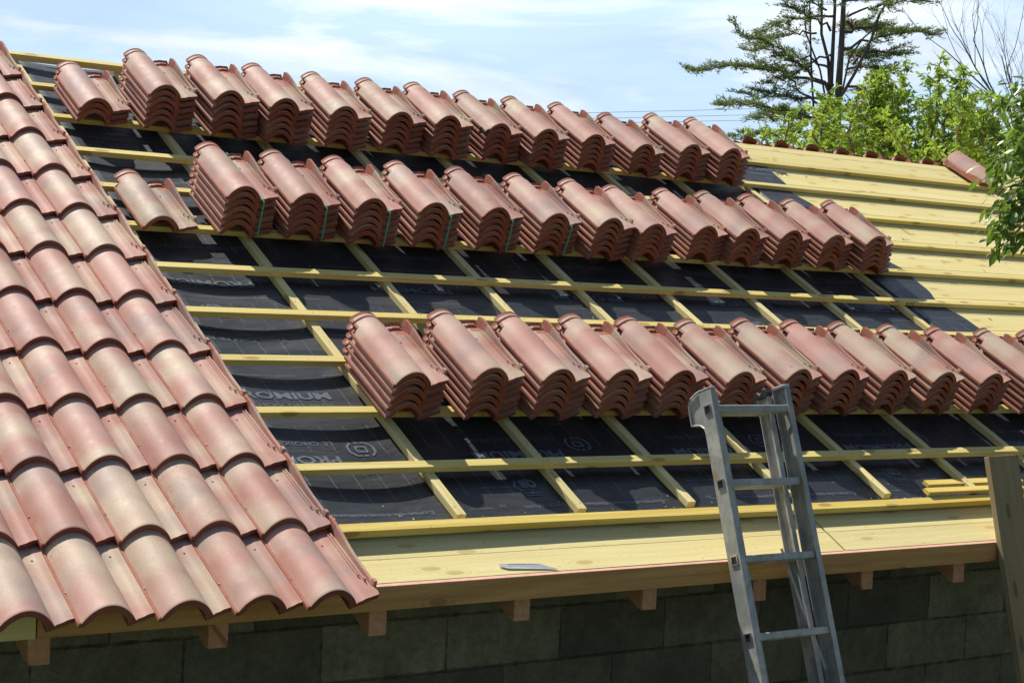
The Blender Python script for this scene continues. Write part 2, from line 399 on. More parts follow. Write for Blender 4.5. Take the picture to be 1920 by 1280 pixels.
def tile_mesh():
    xs = [p[0] for p in PROF] + [.2325,.2330,.2365,.2370,.2425,.2430,.2485,.2490,.253,.260,.2610,.2710,.2720]
    ys = [0,.0025,.010,.022,.04,.06,.085,.0862,.104,.1052,.112,.1132,.124,.1252,.138,.1392,.146,.1472,.17,.21,.25,.29,.315,.335,.350,.364,.3705,.3715,.376,.3775,  .395,.406,.4078,.4185,.4200,.432,.4335,.4385,.450]
    L = .45
    bn = []
    for i, x in enumerate(xs):
        x0, x1 = max(0, x-.003), x+.003
        dz = (base_z(x1)-base_z(x0))/(x1-x0); bn.append(Vector((-dz, 0, 1)).normalized())
    nx, ny = len(xs), len(ys)
    V = []; top = {}; bot = {}
    sail = [(.086,.013),(.22,.016),(.26,.019),(.29,.023),(.32,.028),(.355,.033),(.39,.0365),(.425,.038),(.442,.036),(.45,.031)]
    for jy, y in enumerate(ys):
        wr = .262 + (.272-.262)*min(1, y/.085)
        xl = 0.
        if y > .371: xl = .021
        drop = 0.
        if y > .377:
            drop = .0035
            if .4070 < y < .4190: drop = .0115
            elif .4330 < y: drop = .0075 if y < .4391 else .0030
        if y < .002: drop = .0012
        for ix, x in enumerate(xs):
            X = x
            if x > .2495: X = .2490 + (x-.2490)*(wr-.2490)/(.272-.2490)
            if x <= .05: X = xl + x*(.05-xl)/.05
            z = base_z(X) - (drop if X < .168 else 0)
            if X >= .168 and y > .377: z -= drop*.4
            if y > .0855:
                if .2327 < x < .2368 and .146 < y < .375: z += .0050
                if .2327 < x < .2368 and .138 < y < .1465: z += .0090
                if .2427 < x < .2488 and .124 < y < .39: z += .0050
                if .2427 < x < .2488 and .112 < y < .1245: z += .0115
                if .2492 < x < .2605: z -= .006
                if x >= .2608:
                    z = lerp_tab(sail, y)
                    if .086 < y < .1045: z = .024
            if y > .4385 and .178 < x < .258: z += .012
            if .4185 < y < .4325 and .184 < x < .240: z += .007
            V.append(Vector((X, y+yfront(X)*max(0, 1-y/.085), z))); top[ix, jy] = len(V)-1
        for ix, x in enumerate(xs):
            tv = V[top[ix, jy]]
            X = tv.x; z = base_z(min(X, .262)) - (drop if X < .168 else 0)
            t = (.0180 if y < .03 else .0160) if x < .170 else .0150
            p = Vector((X, tv.y, z)) - bn[ix]*t
            if x < .0036: p = Vector((X+.0010, tv.y, V[top[0, jy]].z - .0030))
            elif x < .012: p = Vector((X+.009, tv.y, z-.0125))
            if .158 < x < .1765: p.z = min(p.z, -.0125); 
            if .2495 < x: p.z = z - .0145 - (.005 if y > .0855 else 0)
            if x > .2709: p.x = X
            V.append(p); bot[ix, jy] = len(V)-1
    F = []; Mi = []
    for jy in range(ny-1):
        for ix in range(nx-1):
            F.append((top[ix,jy], top[ix+1,jy], top[ix+1,jy+1], top[ix,jy+1]))
            x = xs[ix]
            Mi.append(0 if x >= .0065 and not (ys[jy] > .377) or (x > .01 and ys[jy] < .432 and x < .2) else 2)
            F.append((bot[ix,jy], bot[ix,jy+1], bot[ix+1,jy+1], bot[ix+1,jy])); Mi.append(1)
    for jy in range(ny-1):
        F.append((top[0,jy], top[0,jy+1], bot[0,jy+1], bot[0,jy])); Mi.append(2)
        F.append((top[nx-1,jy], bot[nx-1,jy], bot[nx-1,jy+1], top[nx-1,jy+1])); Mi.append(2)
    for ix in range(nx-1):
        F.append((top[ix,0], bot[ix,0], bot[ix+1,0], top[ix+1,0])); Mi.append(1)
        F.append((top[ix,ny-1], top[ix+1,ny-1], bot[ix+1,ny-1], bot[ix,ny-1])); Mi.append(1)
    # nail bump in the pan
    c = Vector((.194, .322, .0008)); b0 = len(V); r = .0042
    for k in range(8):
        q = k*math.pi/4; V.append(c + Vector((math.cos(q)*r, math.sin(q)*r, 0)))
    for k in range(8):
        q = k*math.pi/4; V.append(c + Vector((math.cos(q)*r*.6, math.sin(q)*r*.6, .0032)))
    for k in range(8):
        F.append((b0+k, b0+(k+1)%8, b0+8+(k+1)%8, b0+8+k)); Mi.append(0)
    F.append(tuple(b0+8+k for k in range(8))); Mi.append(0)
    # hanging lugs under the head of the tile
    for x0 in (.045, .185):
        z1 = base_z(x0+.012)-.009
        i = len(V)
        for p in ((x0,.395,z1-.022),(x0+.024,.395,z1-.022),(x0+.024,.408,z1-.022),(x0,.408,z1-.022),(x0,.395,z1),(x0+.024,.395,z1),(x0+.024,.408,z1),(x0,.408,z1)): V.append(Vector(p))
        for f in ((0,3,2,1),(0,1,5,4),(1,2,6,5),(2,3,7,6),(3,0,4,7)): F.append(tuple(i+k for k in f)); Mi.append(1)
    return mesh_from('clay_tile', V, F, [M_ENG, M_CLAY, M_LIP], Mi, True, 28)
TILE = tile_mesh()
ORD = ['zeroth','first','second','third','fourth','fifth','sixth','seventh','eighth','ninth','tenth','eleventh','twelfth','thirteenth','fourteenth','fifteenth']
proto = None
def tile(u, v, n, label, group, yaw=0., pitch=0., roll=0.):
    global proto
    if proto is None:
        o = bpy.data.objects.new('clay_tile', TILE); proto = o
    else: o = proto.copy()
    COL.objects.link(o)
    o.location = RW(u, v, n)
    o.rotation_euler = (Matrix.Rotation(TH, 3, 'X') @ Matrix.Rotation(yaw, 3, 'Z') @ Matrix.Rotation(pitch, 3, 'X') @ Matrix.Rotation(roll, 3, 'Y')).to_euler()
    tag(o, label, 'tile', group)
    return o

def slide(u, v, n0, n):
    k = (n-C0[2])/(n0-C0[2]); return C0[0]+(u-C0[0])*k, C0[1]+(v-C0[1])*k
# laid tiles at the left
CW = .232; CV = .3645
cols = 16
for k in range(12):
    for j in range(cols):
        u = -.838 - CW*j - .008*(k*CV); v = -.381 + CV*k
        u, v = slide(u, v, .041, .060)
        pts = [RW(u+a, v+b, .04+c_) for a in (0, .12, .26) for b in (0, .2, .45) for c_ in (0, .06)]
        if not any(seen(p, 5) for p in pts): continue
        course = 'eaves course' if k == 0 else f'{ORD[k]} course above the eaves'
        cl = 'at the bare edge' if j == 0 else f'{ORD[j+1]} column from the bare edge'
        tile(u+rnd.uniform(-.0015,.0015), v+rnd.uniform(-.003,.003), .060+rnd.uniform(0,.001),
             f'laid clay tile, {course}, {cl}', 'clay tiles laid on the left of the roof',
             yaw=rnd.uniform(-.004,.004), pitch=-.055)
# stacked tiles : (u, v, u of the top tile, count, top height)
ST9 = [(-.474,3.20,-.473,3,.088),(-.15,3.191,-.164,6,.193),(.184,3.175,.156,6,.207),(.463,3.168,.447,6,.202),(.802,3.182,.787,6,.190),(1.123,3.19,1.117,6,.190),(1.425,3.183,1.40,6,.202),(1.756,3.198,1.735,6,.184),(2.049,3.175,2.03,6,.193),(2.386,3.193,2.366,6,.185),(2.759,3.2,2.738,5,.157),(3.089,3.193,3.068,6,.190),(3.396,3.183,3.366,6,.197)]
ST6 = [(-.173,2.116,-.183,6,.194),(.136,2.111,.119,6,.188),(.441,2.094,.427,6,.194),(.765,2.10,.752,6,.195),(1.117,2.11,1.101,6,.190),(1.449,2.106,1.444,6,.185),(1.76,2.085,1.757,6,.192),(2.042,2.09,2.037,6,.176),(2.42,2.135,2.415,6,.166),(2.687,2.116,2.685,6,.180),(3.01,2.127,2.998,6,.182),(3.34,2.13,3.325,6,.174),(3.67,2.115,3.62,6,.192)]
ST2 = [(-.061,.668,-.071,5,.164),(.276,.658,.257,6,.194),(.581,.658,.572,6,.192),(.898,.663,.889,6,.192),(1.203,.661,1.189,6,.191),(1.528,.663,1.518,6,.187),(1.844,.667,1.846,6,.200),(2.153,.675,2.141,6,.198),(2.464,.683,2.463,6,.192),(2.778,.676,2.777,6,.190),(3.125,.680,3.115,6,.184),(3.481,.668,3.46,6,.191),(3.80,.67,3.79,6,.19)]
tops = {}
for rowname, rown, ST_ in (('upper', 9, ST9), ('middle', 6, ST6), ('lower', 2, ST2)):
    for i, (u, v, ut, cnt, nt) in enumerate(ST_):
        sy = rnd.uniform(-.012, .012)
        du_, dv_ = slide(u, v, .030, .0375); ub_, vb_ = du_-u, dv_-v; u += ub_; v += vb_; ut += ub_; nt += .0070
        for q in range(cnt):
            t = q/(cnt-1)
            pos = 'top tile' if q == cnt-1 else ('bottom tile' if q == 0 else f'{ORD[q+1]} tile from the bottom')
            inner = 0 < q < cnt-1
            uu = u+(ut-u)*t+(rnd.uniform(-.003,.003) if inner else 0); vv = v+(rnd.uniform(-.003,.003) if inner else 0)
            nn = .0375+(nt-.0375)*t
            tile(uu, vv, nn, f'{pos} of the {ORD[i+1]} stack from the left in the {rowname} row',
                 f'clay tiles in the {rowname} row of stacks', yaw=sy+rnd.uniform(-.008,.008), roll=rnd.uniform(-.004,.004) if inner else 0)
        tops[rowname, i] = (uu, vv, nn, u, v)
tile(-.524, 2.099, .0385, 'single sandy clay tile lying alone on the battens left of the middle row', 'clay tiles in the middle row of stacks', yaw=.012)
tops['single'] = 1
# reversed tile near the right end of the ridge
o = tile(6.44, 4.07, .030, 'clay tile lying reversed at the right end of the ridge', 'loose clay tiles', yaw=math.pi)

# straps round the first stacks of the middle row
def ribbon(pts, w, t=.0006):
    mb = MB()
    for a, b in zip(pts, pts[1:]):
        a = Vector(a); b = Vector(b); d = (b-a).normalized()
        side = Vector((1, 0, 0)); nn = d.cross(side).normalized()
        P = [a-side*w/2, a+side*w/2, b+side*w/2, b-side*w/2]
        i = len(mb.v); mb.v += [p-nn*t for p in P]+[p+nn*t for p in P]
        for f in ((0,3,2,1),(4,5,6,7),(0,1,5,4),(1,2,6,5),(2,3,7,6),(3,0,4,7)): mb.f.append(tuple(i+k for k in f)); mb.m.append(0)
    return mb
for i in range(6):
    uu, vv, nn, ub, vb = tops['middle', i]
    x = .178
    loc = RW(uu, vv, nn)
    hb = nn-.0375; du = ub-uu
    pts = [(x+du, vb-vv-.003, -hb-.004), (x+du*.5, -.0035, -hb*.5), (x, -.0030, -.002), (x, .014, .0030), (x, .03, .0034), (x-.002, .25, .0036), (x-.003, .430, .0062), (x-.003, .436, .0140), (x-.003, .453, .0150), (x+du, vb-vv+.454, -hb)]
    o = ribbon(pts, .006).build('packing_strap', M_STRAP, loc=loc, rot=(TH, 0, 0))
    tag(o, f'green plastic strap tied round the {ORD[i+1]} stack from the left in the middle row', 'strap', 'green straps on the middle row')

# ------------------------------------------------------------------ battens
ROT = (TH, 0, 0)
def wavy_beam(L, w, t, seg, amp, seed, mat, name):
    """beam along X (0..L), Y 0..w, Z 0..t with a slight natural warp"""
    mb = MB(); n = seg+1
    def off(x): return (noise.noise(Vector((x*.45, seed, 0)))*amp, noise.noise(Vector((x*.4, seed, 9.)))*amp*.4)
    for i in range(n):
        x = L*i/seg; a, b = off(x)
        c_ = .0012
        for y, z in ((c_,0),(w-c_,0),(w,c_),(w,t-c_),(w-c_,t),(c_,t),(0,t-c_),(0,c_)):
            mb.v.append(Vector((x, y+a, z+(b if z > t/2 else 0))))
    for i in range(seg):
        for k in range(8):
            k2 = (k+1) % 8
            mb.f.append((i*8+k, i*8+k2, i*8+8+k2, i*8+8+k)); mb.m.append(0)
    mb.f.append(tuple(range(8))); mb.m.append(0)
    mb.f.append(tuple(seg*8+k for k in reversed(range(8)))); mb.m.append(0)
    mb.f = [tuple(reversed(f)) for f in mb.f]
    return mb
CBU = [-.533, 0, .523, 1.046, 1.574, 2.11, 2.66, 3.20, 3.747]
BL = ['', 'pale batten, first above the yellow eaves batten', 'batten carrying the lower row of tile stacks', 'third batten up, just behind the lower tile stacks', 'fourth batten up, above the lower tile stacks', 'fifth batten up, midway between lower and middle tile stacks', 'batten carrying the middle row of tile stacks', 'seventh batten up, behind the middle row of stacks', 'eighth batten up, between middle and upper rows of stacks', 'batten carrying the upper row of tile stacks', 'tenth batten up, next below the ridge batten', 'ridge batten along the very top of the roof']
for r in range(1, 12):
    v = r*.36 + (.008 if r == 11 else 0); u0, u1 = -4.2, (8.2 if r < 11 else 3.6)
    t = .0245 if r < 11 else .034
    mb = wavy_beam(u1-u0, .042, t, 60, .004, r*3.1, M_BAT, 'batten')
    o = mb.build('batten', M_BAT if r != 1 else M_CB2 if False else M_BAT, loc=RW(u0, v, 0 if r < 11 else -.002), rot=ROT)
    tag(o, 'treated softwood ' + BL[r], 'batten', 'horizontal roof battens')
    if r <= 8:
        for cu_ in CBU:
            nl = MB(); nl.prism([(.0022*math.cos(a*1.05), .0022*math.sin(a*1.05)) for a in range(6)], t-.0003, t+.0006)
            nh = nl.build('nail_head', M_DARK, parent=o); nh.location = (cu_-.019-u0+rnd.uniform(-.006, .006), .02+rnd.uniform(-.006, .006), .0008)
    if r == 5:
        for a, w_ in ((4.035, .010), (4.062, .007), (4.085, .005)):
            mk = MB(); mk.box(0, w_, -.0035, 0, .004, .020); q = mk.build('ink_mark', M_DARK, parent=o); q.location = (a-u0-.28, 0, 0)
mb = wavy_beam(12.4, .045, .026, 80, .012, 44.2, M_EAVEBAT, 'x')
o = mb.build('eaves_batten', M_EAVEBAT, loc=RW(-4.2, .034, -.025), rot=ROT)
tag(o, 'bright yellow rough sawn eaves batten along the foot of the membrane', 'batten', 'horizontal roof battens')

CBU = [-.533, 0, .523, 1.046, 1.574, 2.11, 2.66, 3.20, 3.747]
CBL = ['counter batten along the bare edge of the laid tiles']+[f'counter batten running up the slope, {ORD[k]} from the left' for k in range(1, 9)]
CBL[8] = 'last counter batten up the slope, beside the cut edge of the membrane'
for i, u in enumerate(CBU):
    vb = [.10,.105,.108,.118,.15,.115,.125,.13,.13][i] - .0
    L = 3.98-vb
    mb = MB(); n = 40
    for q in range(n+1):
        y = L*q/n; a = noise.noise(Vector((y*.5, i*5.3, 2)))*.004
        for x, z in ((-.038+a,-.026),(0+a,-.026),(0+a,-.0012),(-.0012+a,-.0002),(-.0368+a,-.0002),(-.038+a,-.0012)): mb.v.append(Vector((x, y, z)))
    for q in range(n):
        for k in range(6): mb.f.append((q*6+k, q*6+(k+1)%6, q*6+6+(k+1)%6, q*6+6+k)); mb.m.append(0)
    mb.f.append(tuple(reversed(range(6)))); mb.m.append(0); mb.f.append(tuple(n*6+k for k in range(6))); mb.m.append(0)
    o = mb.build('counter_batten', M_CB, loc=RW(u, vb, 0), rot=ROT)
    tag(o, 'treated wood ' + CBL[i], 'counter batten', 'counter battens running up the slope')
    for q in range(8):
        y = .05 + q*.36 + rnd.uniform(-.02, .08)
        if y > L-.1: break
        nl = MB(); nl.prism([(-.019+rnd.uniform(-.006, .006)*0+.0024*math.cos(a*1.05), .0024*math.sin(a*1.05)) for a in range(6)], -.0003, .0005)
        nh = nl.build('nail_head', M_DARK, parent=o); nh.location = (rnd.uniform(-.007, .007), y, 0)
# nails on battens
# ------------------------------------------------------------------ membrane
def sag(u, v):
    s = 0.
    if -.51 < u < -.02:
        t = (u+.52)/.50; s = .015*4*t*(1-t)
        s *= .8+.5*noise.noise(Vector((u*1.2, v*1.7, 3.)))
        s *= min(1, max(0, (v-.06)/.12))
    elif u < -.51: s = .01
    else:
        b = [c_ for c_ in CBU if c_-.04 <= u]
        i = len(b)-1
        if i < 8:
            w = CBU[i+1]-.038-CBU[i]; t = min(1, max(0, (u-CBU[i])/w)); s = .0045*4*t*(1-t)*(1+noise.noise(Vector((u, v*1.5, 8.))))
    s += .0008*(noise.noise(Vector((u*4, v*9, 0.)))+1)
    n = -.0275 - s
    if u > 3.70:
        k = min(1, max(0, (u-3.752)/.04)); k = k*k*(3-2*k)
        n = n*(1-k) + (-.0022)*k
    if u > 3.70 and u < 3.752: n = -.0275
    return n
def right_edge(v):
    return 4.115 + .035*math.sin(9.2*v+.4) + .012*math.sin(23*v)
MEMS = []
def sheet(v0, v1, lift, label):
    us = []
    u = -1.05
    while u < 4.2:
        us.append(u); u += .026
    us += [3.752, 3.762, 3.772, 3.782, 3.792, 3.80]; us = sorted(set(round(x, 4) for x in us if x < 4.0))
    frac_us = us
    nv = int((v1-v0)/.03)
    V = []; F = []
    K = 8
    for j in range(nv+1):
        v = v0+(v1-v0)*j/nv
        re = right_edge(v)
        row = frac_us + [4.0+(re-4.0)*k/K for k in range(K+1)]
        for u in row:
            vv = v
            if j == 0: vv = v + .006*noise.noise(Vector((u*2, v0, 1)))
            extra = 0
            if lift and j < 3 and -.5 < u < -.03: extra = -.006+.004*j    # loose lower edge
            V.append(Vector((u, vv, sag(u, vv)+lift+extra)))
    m = len(frac_us)+K+1
    for j in range(nv):
        for i in range(m-1): F.append((j*m+i, j*m+i+1, (j+1)*m+i+1, (j+1)*m+i))
    o = link('membrane_sheet', mesh_from('membrane_sheet', V, F, [M_MEM], None, True), None, (0,0,0), ROT)
    sol = o.modifiers.new('thickness', 'SOLIDIFY'); sol.thickness = .0008; sol.offset = -1
    tag(o, label, 'membrane', 'black membrane strips under the battens')
    MEMS.append((o, lift)); return o
s1 = sheet(.045, 1.27, 0, 'black printed membrane strip nearest the eaves')
s2 = sheet(1.19, 2.66, .0022, 'black printed membrane strip across the middle of the roof')
s3 = sheet(2.58, 4.04, .0044, 'black printed membrane strip just below the ridge')
dg = bpy.context.evaluated_depsgraph_get()
def text_geo(txt, h, bold=.0, sx=1.):
    cu = bpy.data.curves.new('lettering', 'FONT'); cu.body = txt; cu.size = 1.; cu.offset = bold; cu.resolution_u = 3
    to = bpy.data.objects.new('lettering', cu); COL.objects.link(to)
    d = bpy.context.evaluated_depsgraph_get(); me = to.evaluated_get(d).to_mesh()
    V = [Vector(v.co) for v in me.vertices]; F = [tuple(p.vertices) for p in me.polygons]
    to.evaluated_get(d).to_mesh_clear(); bpy.data.objects.remove(to); bpy.data.curves.remove(cu)
    x1 = max(v.x for v in V); x0 = min(v.x for v in V)
    return [Vector(((v.x-x0)*h*1.38*sx, v.y*h*1.38, 0)) for v in V], F, (x1-x0)*h*1.38*sx
TXT = {}
def put_text(key, txt, u, v, length, h, flip, si, bold=.0):
    """print lettering on strip si so that it starts at u and is `length` long; flip = read from the ridge"""
    if key not in TXT: TXT[key] = text_geo(txt, h, bold)
    V, F, L = TXT[key]; k = length/L
    o, lift = MEMS[si]; P = []
    for p in V:
        x, y = p.x*k, p.y
        if flip: x, y = -x, -y
        P.append(Vector((u+x, v+y, sag(u+x, v+y)+lift+.0022)))
    link('printed_lettering', mesh_from('printed_lettering', P, F, [M_INK]), o)
def put_poly(polys, u, v, flip, si, name):
    o, lift = MEMS[si]; P = []; F = []
    for poly in polys:
        i = len(P)
        for x, y in poly:
            if flip: x, y = -x, -y
            P.append(Vector((u+x, v+y, sag(u+x, v+y)+lift+.0022)))
        F.append(tuple(range(i, i+len(poly))))
    link(name, mesh_from(name, P, F, [M_INK]), o)
def bar(a, b, w):
    a = Vector(a); b = Vector(b); d = (b-a).normalized(); n = Vector((-d.y, d.x))*w/2
    return [tuple(a+n), tuple(b+n), tuple(b-n), tuple(a-n)]
def ringlogo():
    P = []
    def loop(pts, w):
        for a, b in zip(pts, pts[1:]): P.append(bar(a, b, w))
    s = .020
    loop([(-s,-s*.8),(s,-s*.8),(s,s*.8),(-s,s*.8),(-s,-s*.8)], .009)
    t = .041
    loop([(-.012,-t),(-t*.75,-t),(-t*1.25,-t*.4),(-t*1.25,t*.4),(-t*.75,t)], .010)
    loop([(.012,t),(t*.75,t),(t*1.25,t*.4),(t*1.25,-t*.4),(t*.75,-t)], .010)
    loop([(-.014,t*1.0),(.004,t*1.0)], .010); loop([(.014,-t*1.0),(-.004,-t*1.0)], .010)
    return P
def qb():
    P = [bar((-.03,.048),(.045,.048),.006), bar((-.03,.062),(.045,.062),.006), bar((.045,-.03),(.066,.005),.008), bar((.066,.005),(.045,.036),.008)]
    return P
LG = ringlogo(); QB = qb()
def big(u, v, flip, si): put_text('P', 'PROMIUM', u, v, .41, .046, flip, si, .03)
def small(u, v, flip, si, L=.40): put_text('C', 'LE CHOIX DES PROS', u, v, L, .026, flip, si)
for k in range(5):
    d = k*.965
    # strip 1
    big(-.30+d, .522, True, 0); small(-.29+d, .615, True, 0); put_poly(LG, -.19+d, .565, True, 0, 'printed_emblem')
    put_text('E', 'Ecran de sous toiture et pare-pluie', -.09+d*1.06, .178, .64, .026, True, 0)
    put_text('Q', 'QB', .42+d, .33, .07, .045, True, 0, .04); put_poly(QB, .385+d, .30, True, 0, 'printed_emblem')
    put_text('V', 'Via. online 13-088', .37+d, .30, .20, .013, True, 0); put_text('T', '20', .22+d, .19, .03, .018, True, 0)
    if k < 4: big(-.565+d, .905, False, 0); small(-.565+d, .845, False, 0)
    # strip 2
    big(-.13+d, 1.805, True, 1); put_poly(LG, -.02+d, 1.835, True, 1, 'printed_emblem') if k else None
    small(-.43+d, 2.085, False, 1)
    put_text('E', '', -.06+d, 1.42, .64, .026, True, 1); put_text('G', 'Ventia Gold FR R2', -.16+d, 1.345, .36, .028, True, 1)
    put_text('Q', '', -.34+d, 1.60, .07, .045, True, 1); put_poly(QB, -.375+d, 1.57, True, 1, 'printed_emblem')
    # strip 3
    big(-.02+d, 3.01, True, 2); small(-.06+d, 3.08, True, 2)
    put_text('Q', '', -.02+d, 2.74, .07, .045, True, 2); put_text('E', '', -.0+d, 2.66, .64, .026, True, 2)
    if k < 4: big(.12+d, 3.52, False, 2); small(.12+d, 3.45, False, 2)
big(3.86, 3.52, False, 2); small(3.90, 3.45, False, 2, .26)

# ------------------------------------------------------------------ deck boards right of the last counter batten
bi = 0; v = .12
edges = [.12]
while edges[-1] < 3.96: edges.append(edges[-1]+.18)
for i, (a, b) in enumerate(zip(edges, edges[1:])):
    b = min(b, 3.985)
    mb = wavy_beam(4.6, b-a-.0034, .020, 12, .0008, i*7.7, M_BOARD, 'x')
    o = mb.build('deck_board', M_BOARD, loc=RW(3.80, a, -.0245), rot=ROT)
    tag(o, f'pale yellow deck board at the right, {"lowest" if i == 0 else (ORD[i+1] if i < 14 else str(i+1)+"th")+" up from the eaves"}', 'board', 'yellow boards decking the right of the roof')
# twigs and bits of bark on the boards
mb = MB()
for k in range(70):
    u = rnd.uniform(3.95, 6.6); v = rnd.choice((rnd.uniform(2.2, 2.5), rnd.uniform(1.9, 2.9), rnd.uniform(2.56, 2.84), rnd.uniform(1.5, 3.8)))
    L = rnd.uniform(.004, .03) if k > 8 else rnd.uniform(.03, .075); a = rnd.uniform(0, 3.14); r = rnd.uniform(.0008, .002)
    if abs((v/.36)-round(v/.36)) < .12: continue
    d = Vector((math.cos(a), math.sin(a), rnd.uniform(0, .2)))*L
    p = Vector((u, v, -.001)); q = p+d*.5+Vector((rnd.uniform(-.2,.2)*L, rnd.uniform(-.2,.2)*L, .001))
    mb.tube([p, q, p+d], [r, r*1.2, r*.5], 4)
o = mb.build('twig_litter', M_TWIG, rot=ROT); tag(o, 'dry twigs and bits of bark scattered on the yellow boards', 'twigs', kind='stuff')
# sawdust along the eaves
mb = MB()
for k in range(2200):
    cl = rnd.choice((-.45,-.2,.15,.45,.7,.95,1.1,1.3,1.45,1.8,2.1,2.25,2.3))
    u = rnd.gauss(cl, .06); v = .080+abs(rnd.gauss(0, .007+.012*max(0, math.sin(cl*9)))) + (.0 if rnd.random() < .97 else rnd.uniform(0, .2))
    if u > 3.6 or u < -.55: continue
    s_ = rnd.choice((rnd.uniform(.0005, .0014), rnd.uniform(.0005, .0014), rnd.uniform(.001, .0028))); a = rnd.uniform(0, 3.14)
    z = sag(u, v)+.0028+rnd.uniform(0, .002)
    c_, d_ = math.cos(a)*s_, math.sin(a)*s_
    mb.quad(Vector((u-c_*2, v-d_*2, z)), Vector((u+d_, v-c_, z+rnd.uniform(0,.001))), Vector((u+c_*2, v+d_*2, z)), Vector((u-d_, v+c_, z+rnd.uniform(0,.001))))
o = mb.build('sawdust', M_DUST, rot=ROT); tag(o, 'sawdust and shavings gathered along the eaves batten', 'sawdust', kind='stuff')

# ------------------------------------------------------------------ eaves
PN = -.040
jv = -.075
uj = 1.60
for nm, a, b, lab in ((0, -4.2, uj-.0055, 'wide pale eaves plank left of the open butt joint, outer row'), (1, uj+.0055, 8.2, 'wide pale eaves plank right of the open butt joint, outer row')):
    mb = wavy_beam(b-a, .1209, .022, 30, .0005, 3+nm, M_PLANK, 'x'); o = mb.build('eaves_plank', M_PLANK, loc=RW(a, -.186, PN-.022), rot=ROT)
    tag(o, lab, 'plank', 'eaves planks')
for nm, a, b, lab in ((0, -4.2, uj-.0055, 'inner eaves plank below the yellow batten, left of the joint'), (1, uj+.0055, 8.2, 'inner eaves plank below the yellow batten, right of the joint')):
    mb = wavy_beam(b-a, .20, .022, 30, .0005, 8+nm, M_PLANK, 'x'); o = mb.build('eaves_plank', M_PLANK, loc=RW(a, -.0645, PN-.022), rot=ROT)
    tag(o, lab, 'plank', 'eaves planks')
# fascia
YF = -.160
fas = RW(0, -.216, PN)
for a, b, lab in ((-4.2, -1.585, 'yellow green length of fascia board at the far left corner'), (-1.580, 8.2, 'long brown fascia board under the pale eaves planks')):
    mb = MB(); n = 60
    for i in range(n+1):
        x = a+(b-a)*i/n; w = .003*noise.noise(Vector((x*.6, 0, 0)))
        zb = -.207+.004*noise.noise(Vector((x*.35, 4, 0)))
        for y, z in ((YF+w, zb), (YF+w, -.1310), (YF+.0012+w, -.1290), (YF+.0135+w, -.1235), (YF+.0135+w, zb)): mb.v.append(Vector((x-a, y, z)))
    for i in range(n):
        for k in range(5): mb.f.append((i*5+k, i*5+(k+1)%5, i*5+5+(k+1)%5, i*5+5+k)); mb.m.append(1 if k in (1, 2) else 0)
    mb.f.append(tuple(reversed(range(5)))); mb.m.append(0); mb.f.append(tuple(n*5+k for k in range(5))); mb.m.append(0)
    mb.f = [tuple(reversed(f)) for f in mb.f]
    o = mb.build('fascia_board', [M_FASC if a > -3 else M_PLANK, m_plain('fresh_cut_edge' , (.78, .42, .28), .7, var=.15) if a > -3 else M_PLANK], loc=(a, 0, 0))
    tag(o, lab, 'fascia board', 'fascia boards')
# rafters with visible tails
RL = [-1.563, -1.015, -.464, .096, .649, 1.178, 1.747, 2.281]
RLAB = ['leftmost rafter end under the fascia', 'second rafter end from the left under the fascia', 'rafter end just right of the last laid tiles', 'squared rafter end below the metal strip', 'rafter end midway between metal strip and ladder', 'rafter end seen between the ladder rails', 'rafter end just right of the ladder', 'rafter end next to the leaning plank']
k = 0; allr = []
u = 2.281
while u < 8: u += .552; RL.append(u)
for i, u in enumerate(RL):
    n0, n1 = -.062, -.205
    def at(Y, n): return Vector((0, Y, (Y + n*ST)/CT*ST + n*CT))
    y0 = YF+.030
    a = at(y0, n0); b = Vector((0, y0, -.290+.004*math.sin(i*2.3)))
    vtop = 3.9
    t1 = RW(0, vtop, n0); t2 = RW(0, vtop, n1)
    c_ = at(y0+.03, n1)
    mb = MB(); hw = .0325
    poly = [a, b, c_, t2, t1]
    V0 = [p+Vector((-hw, 0, 0)) for p in poly]; V1 = [p+Vector((hw, 0, 0)) for p in poly]
    mb.v = V0+V1; n = 5
    mb.f = [tuple(range(n)), tuple(reversed(range(n, 2*n)))]+[(q, n+q, n+(q+1)%n, (q+1)%n) for q in range(n)]
    mb.f = [tuple(reversed(f)) for f in mb.f]; mb.m = [0]*len(mb.f)
    o = mb.build('rafter', M_RAFT, loc=(u, 0, 0), bevel=.002)
    tag(o, 'reddish brown ' + (RLAB[i] if i < len(RLAB) else 'rafter hidden under the deck beyond the leaning plank'), 'rafter', 'rafters under the eaves' if i < len(RLAB) else 'hidden rafters at the right')
# block wall of the house
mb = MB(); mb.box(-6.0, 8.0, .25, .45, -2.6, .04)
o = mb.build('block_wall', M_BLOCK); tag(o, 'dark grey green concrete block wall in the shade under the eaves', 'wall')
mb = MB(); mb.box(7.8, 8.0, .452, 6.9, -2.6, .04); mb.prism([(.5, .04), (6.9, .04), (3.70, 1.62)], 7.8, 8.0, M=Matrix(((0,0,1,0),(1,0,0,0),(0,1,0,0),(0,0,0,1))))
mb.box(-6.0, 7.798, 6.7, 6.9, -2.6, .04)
o = mb.build('gable_wall', M_BLOCK); tag(o, 'block gable wall closing the right end of the house', 'wall')
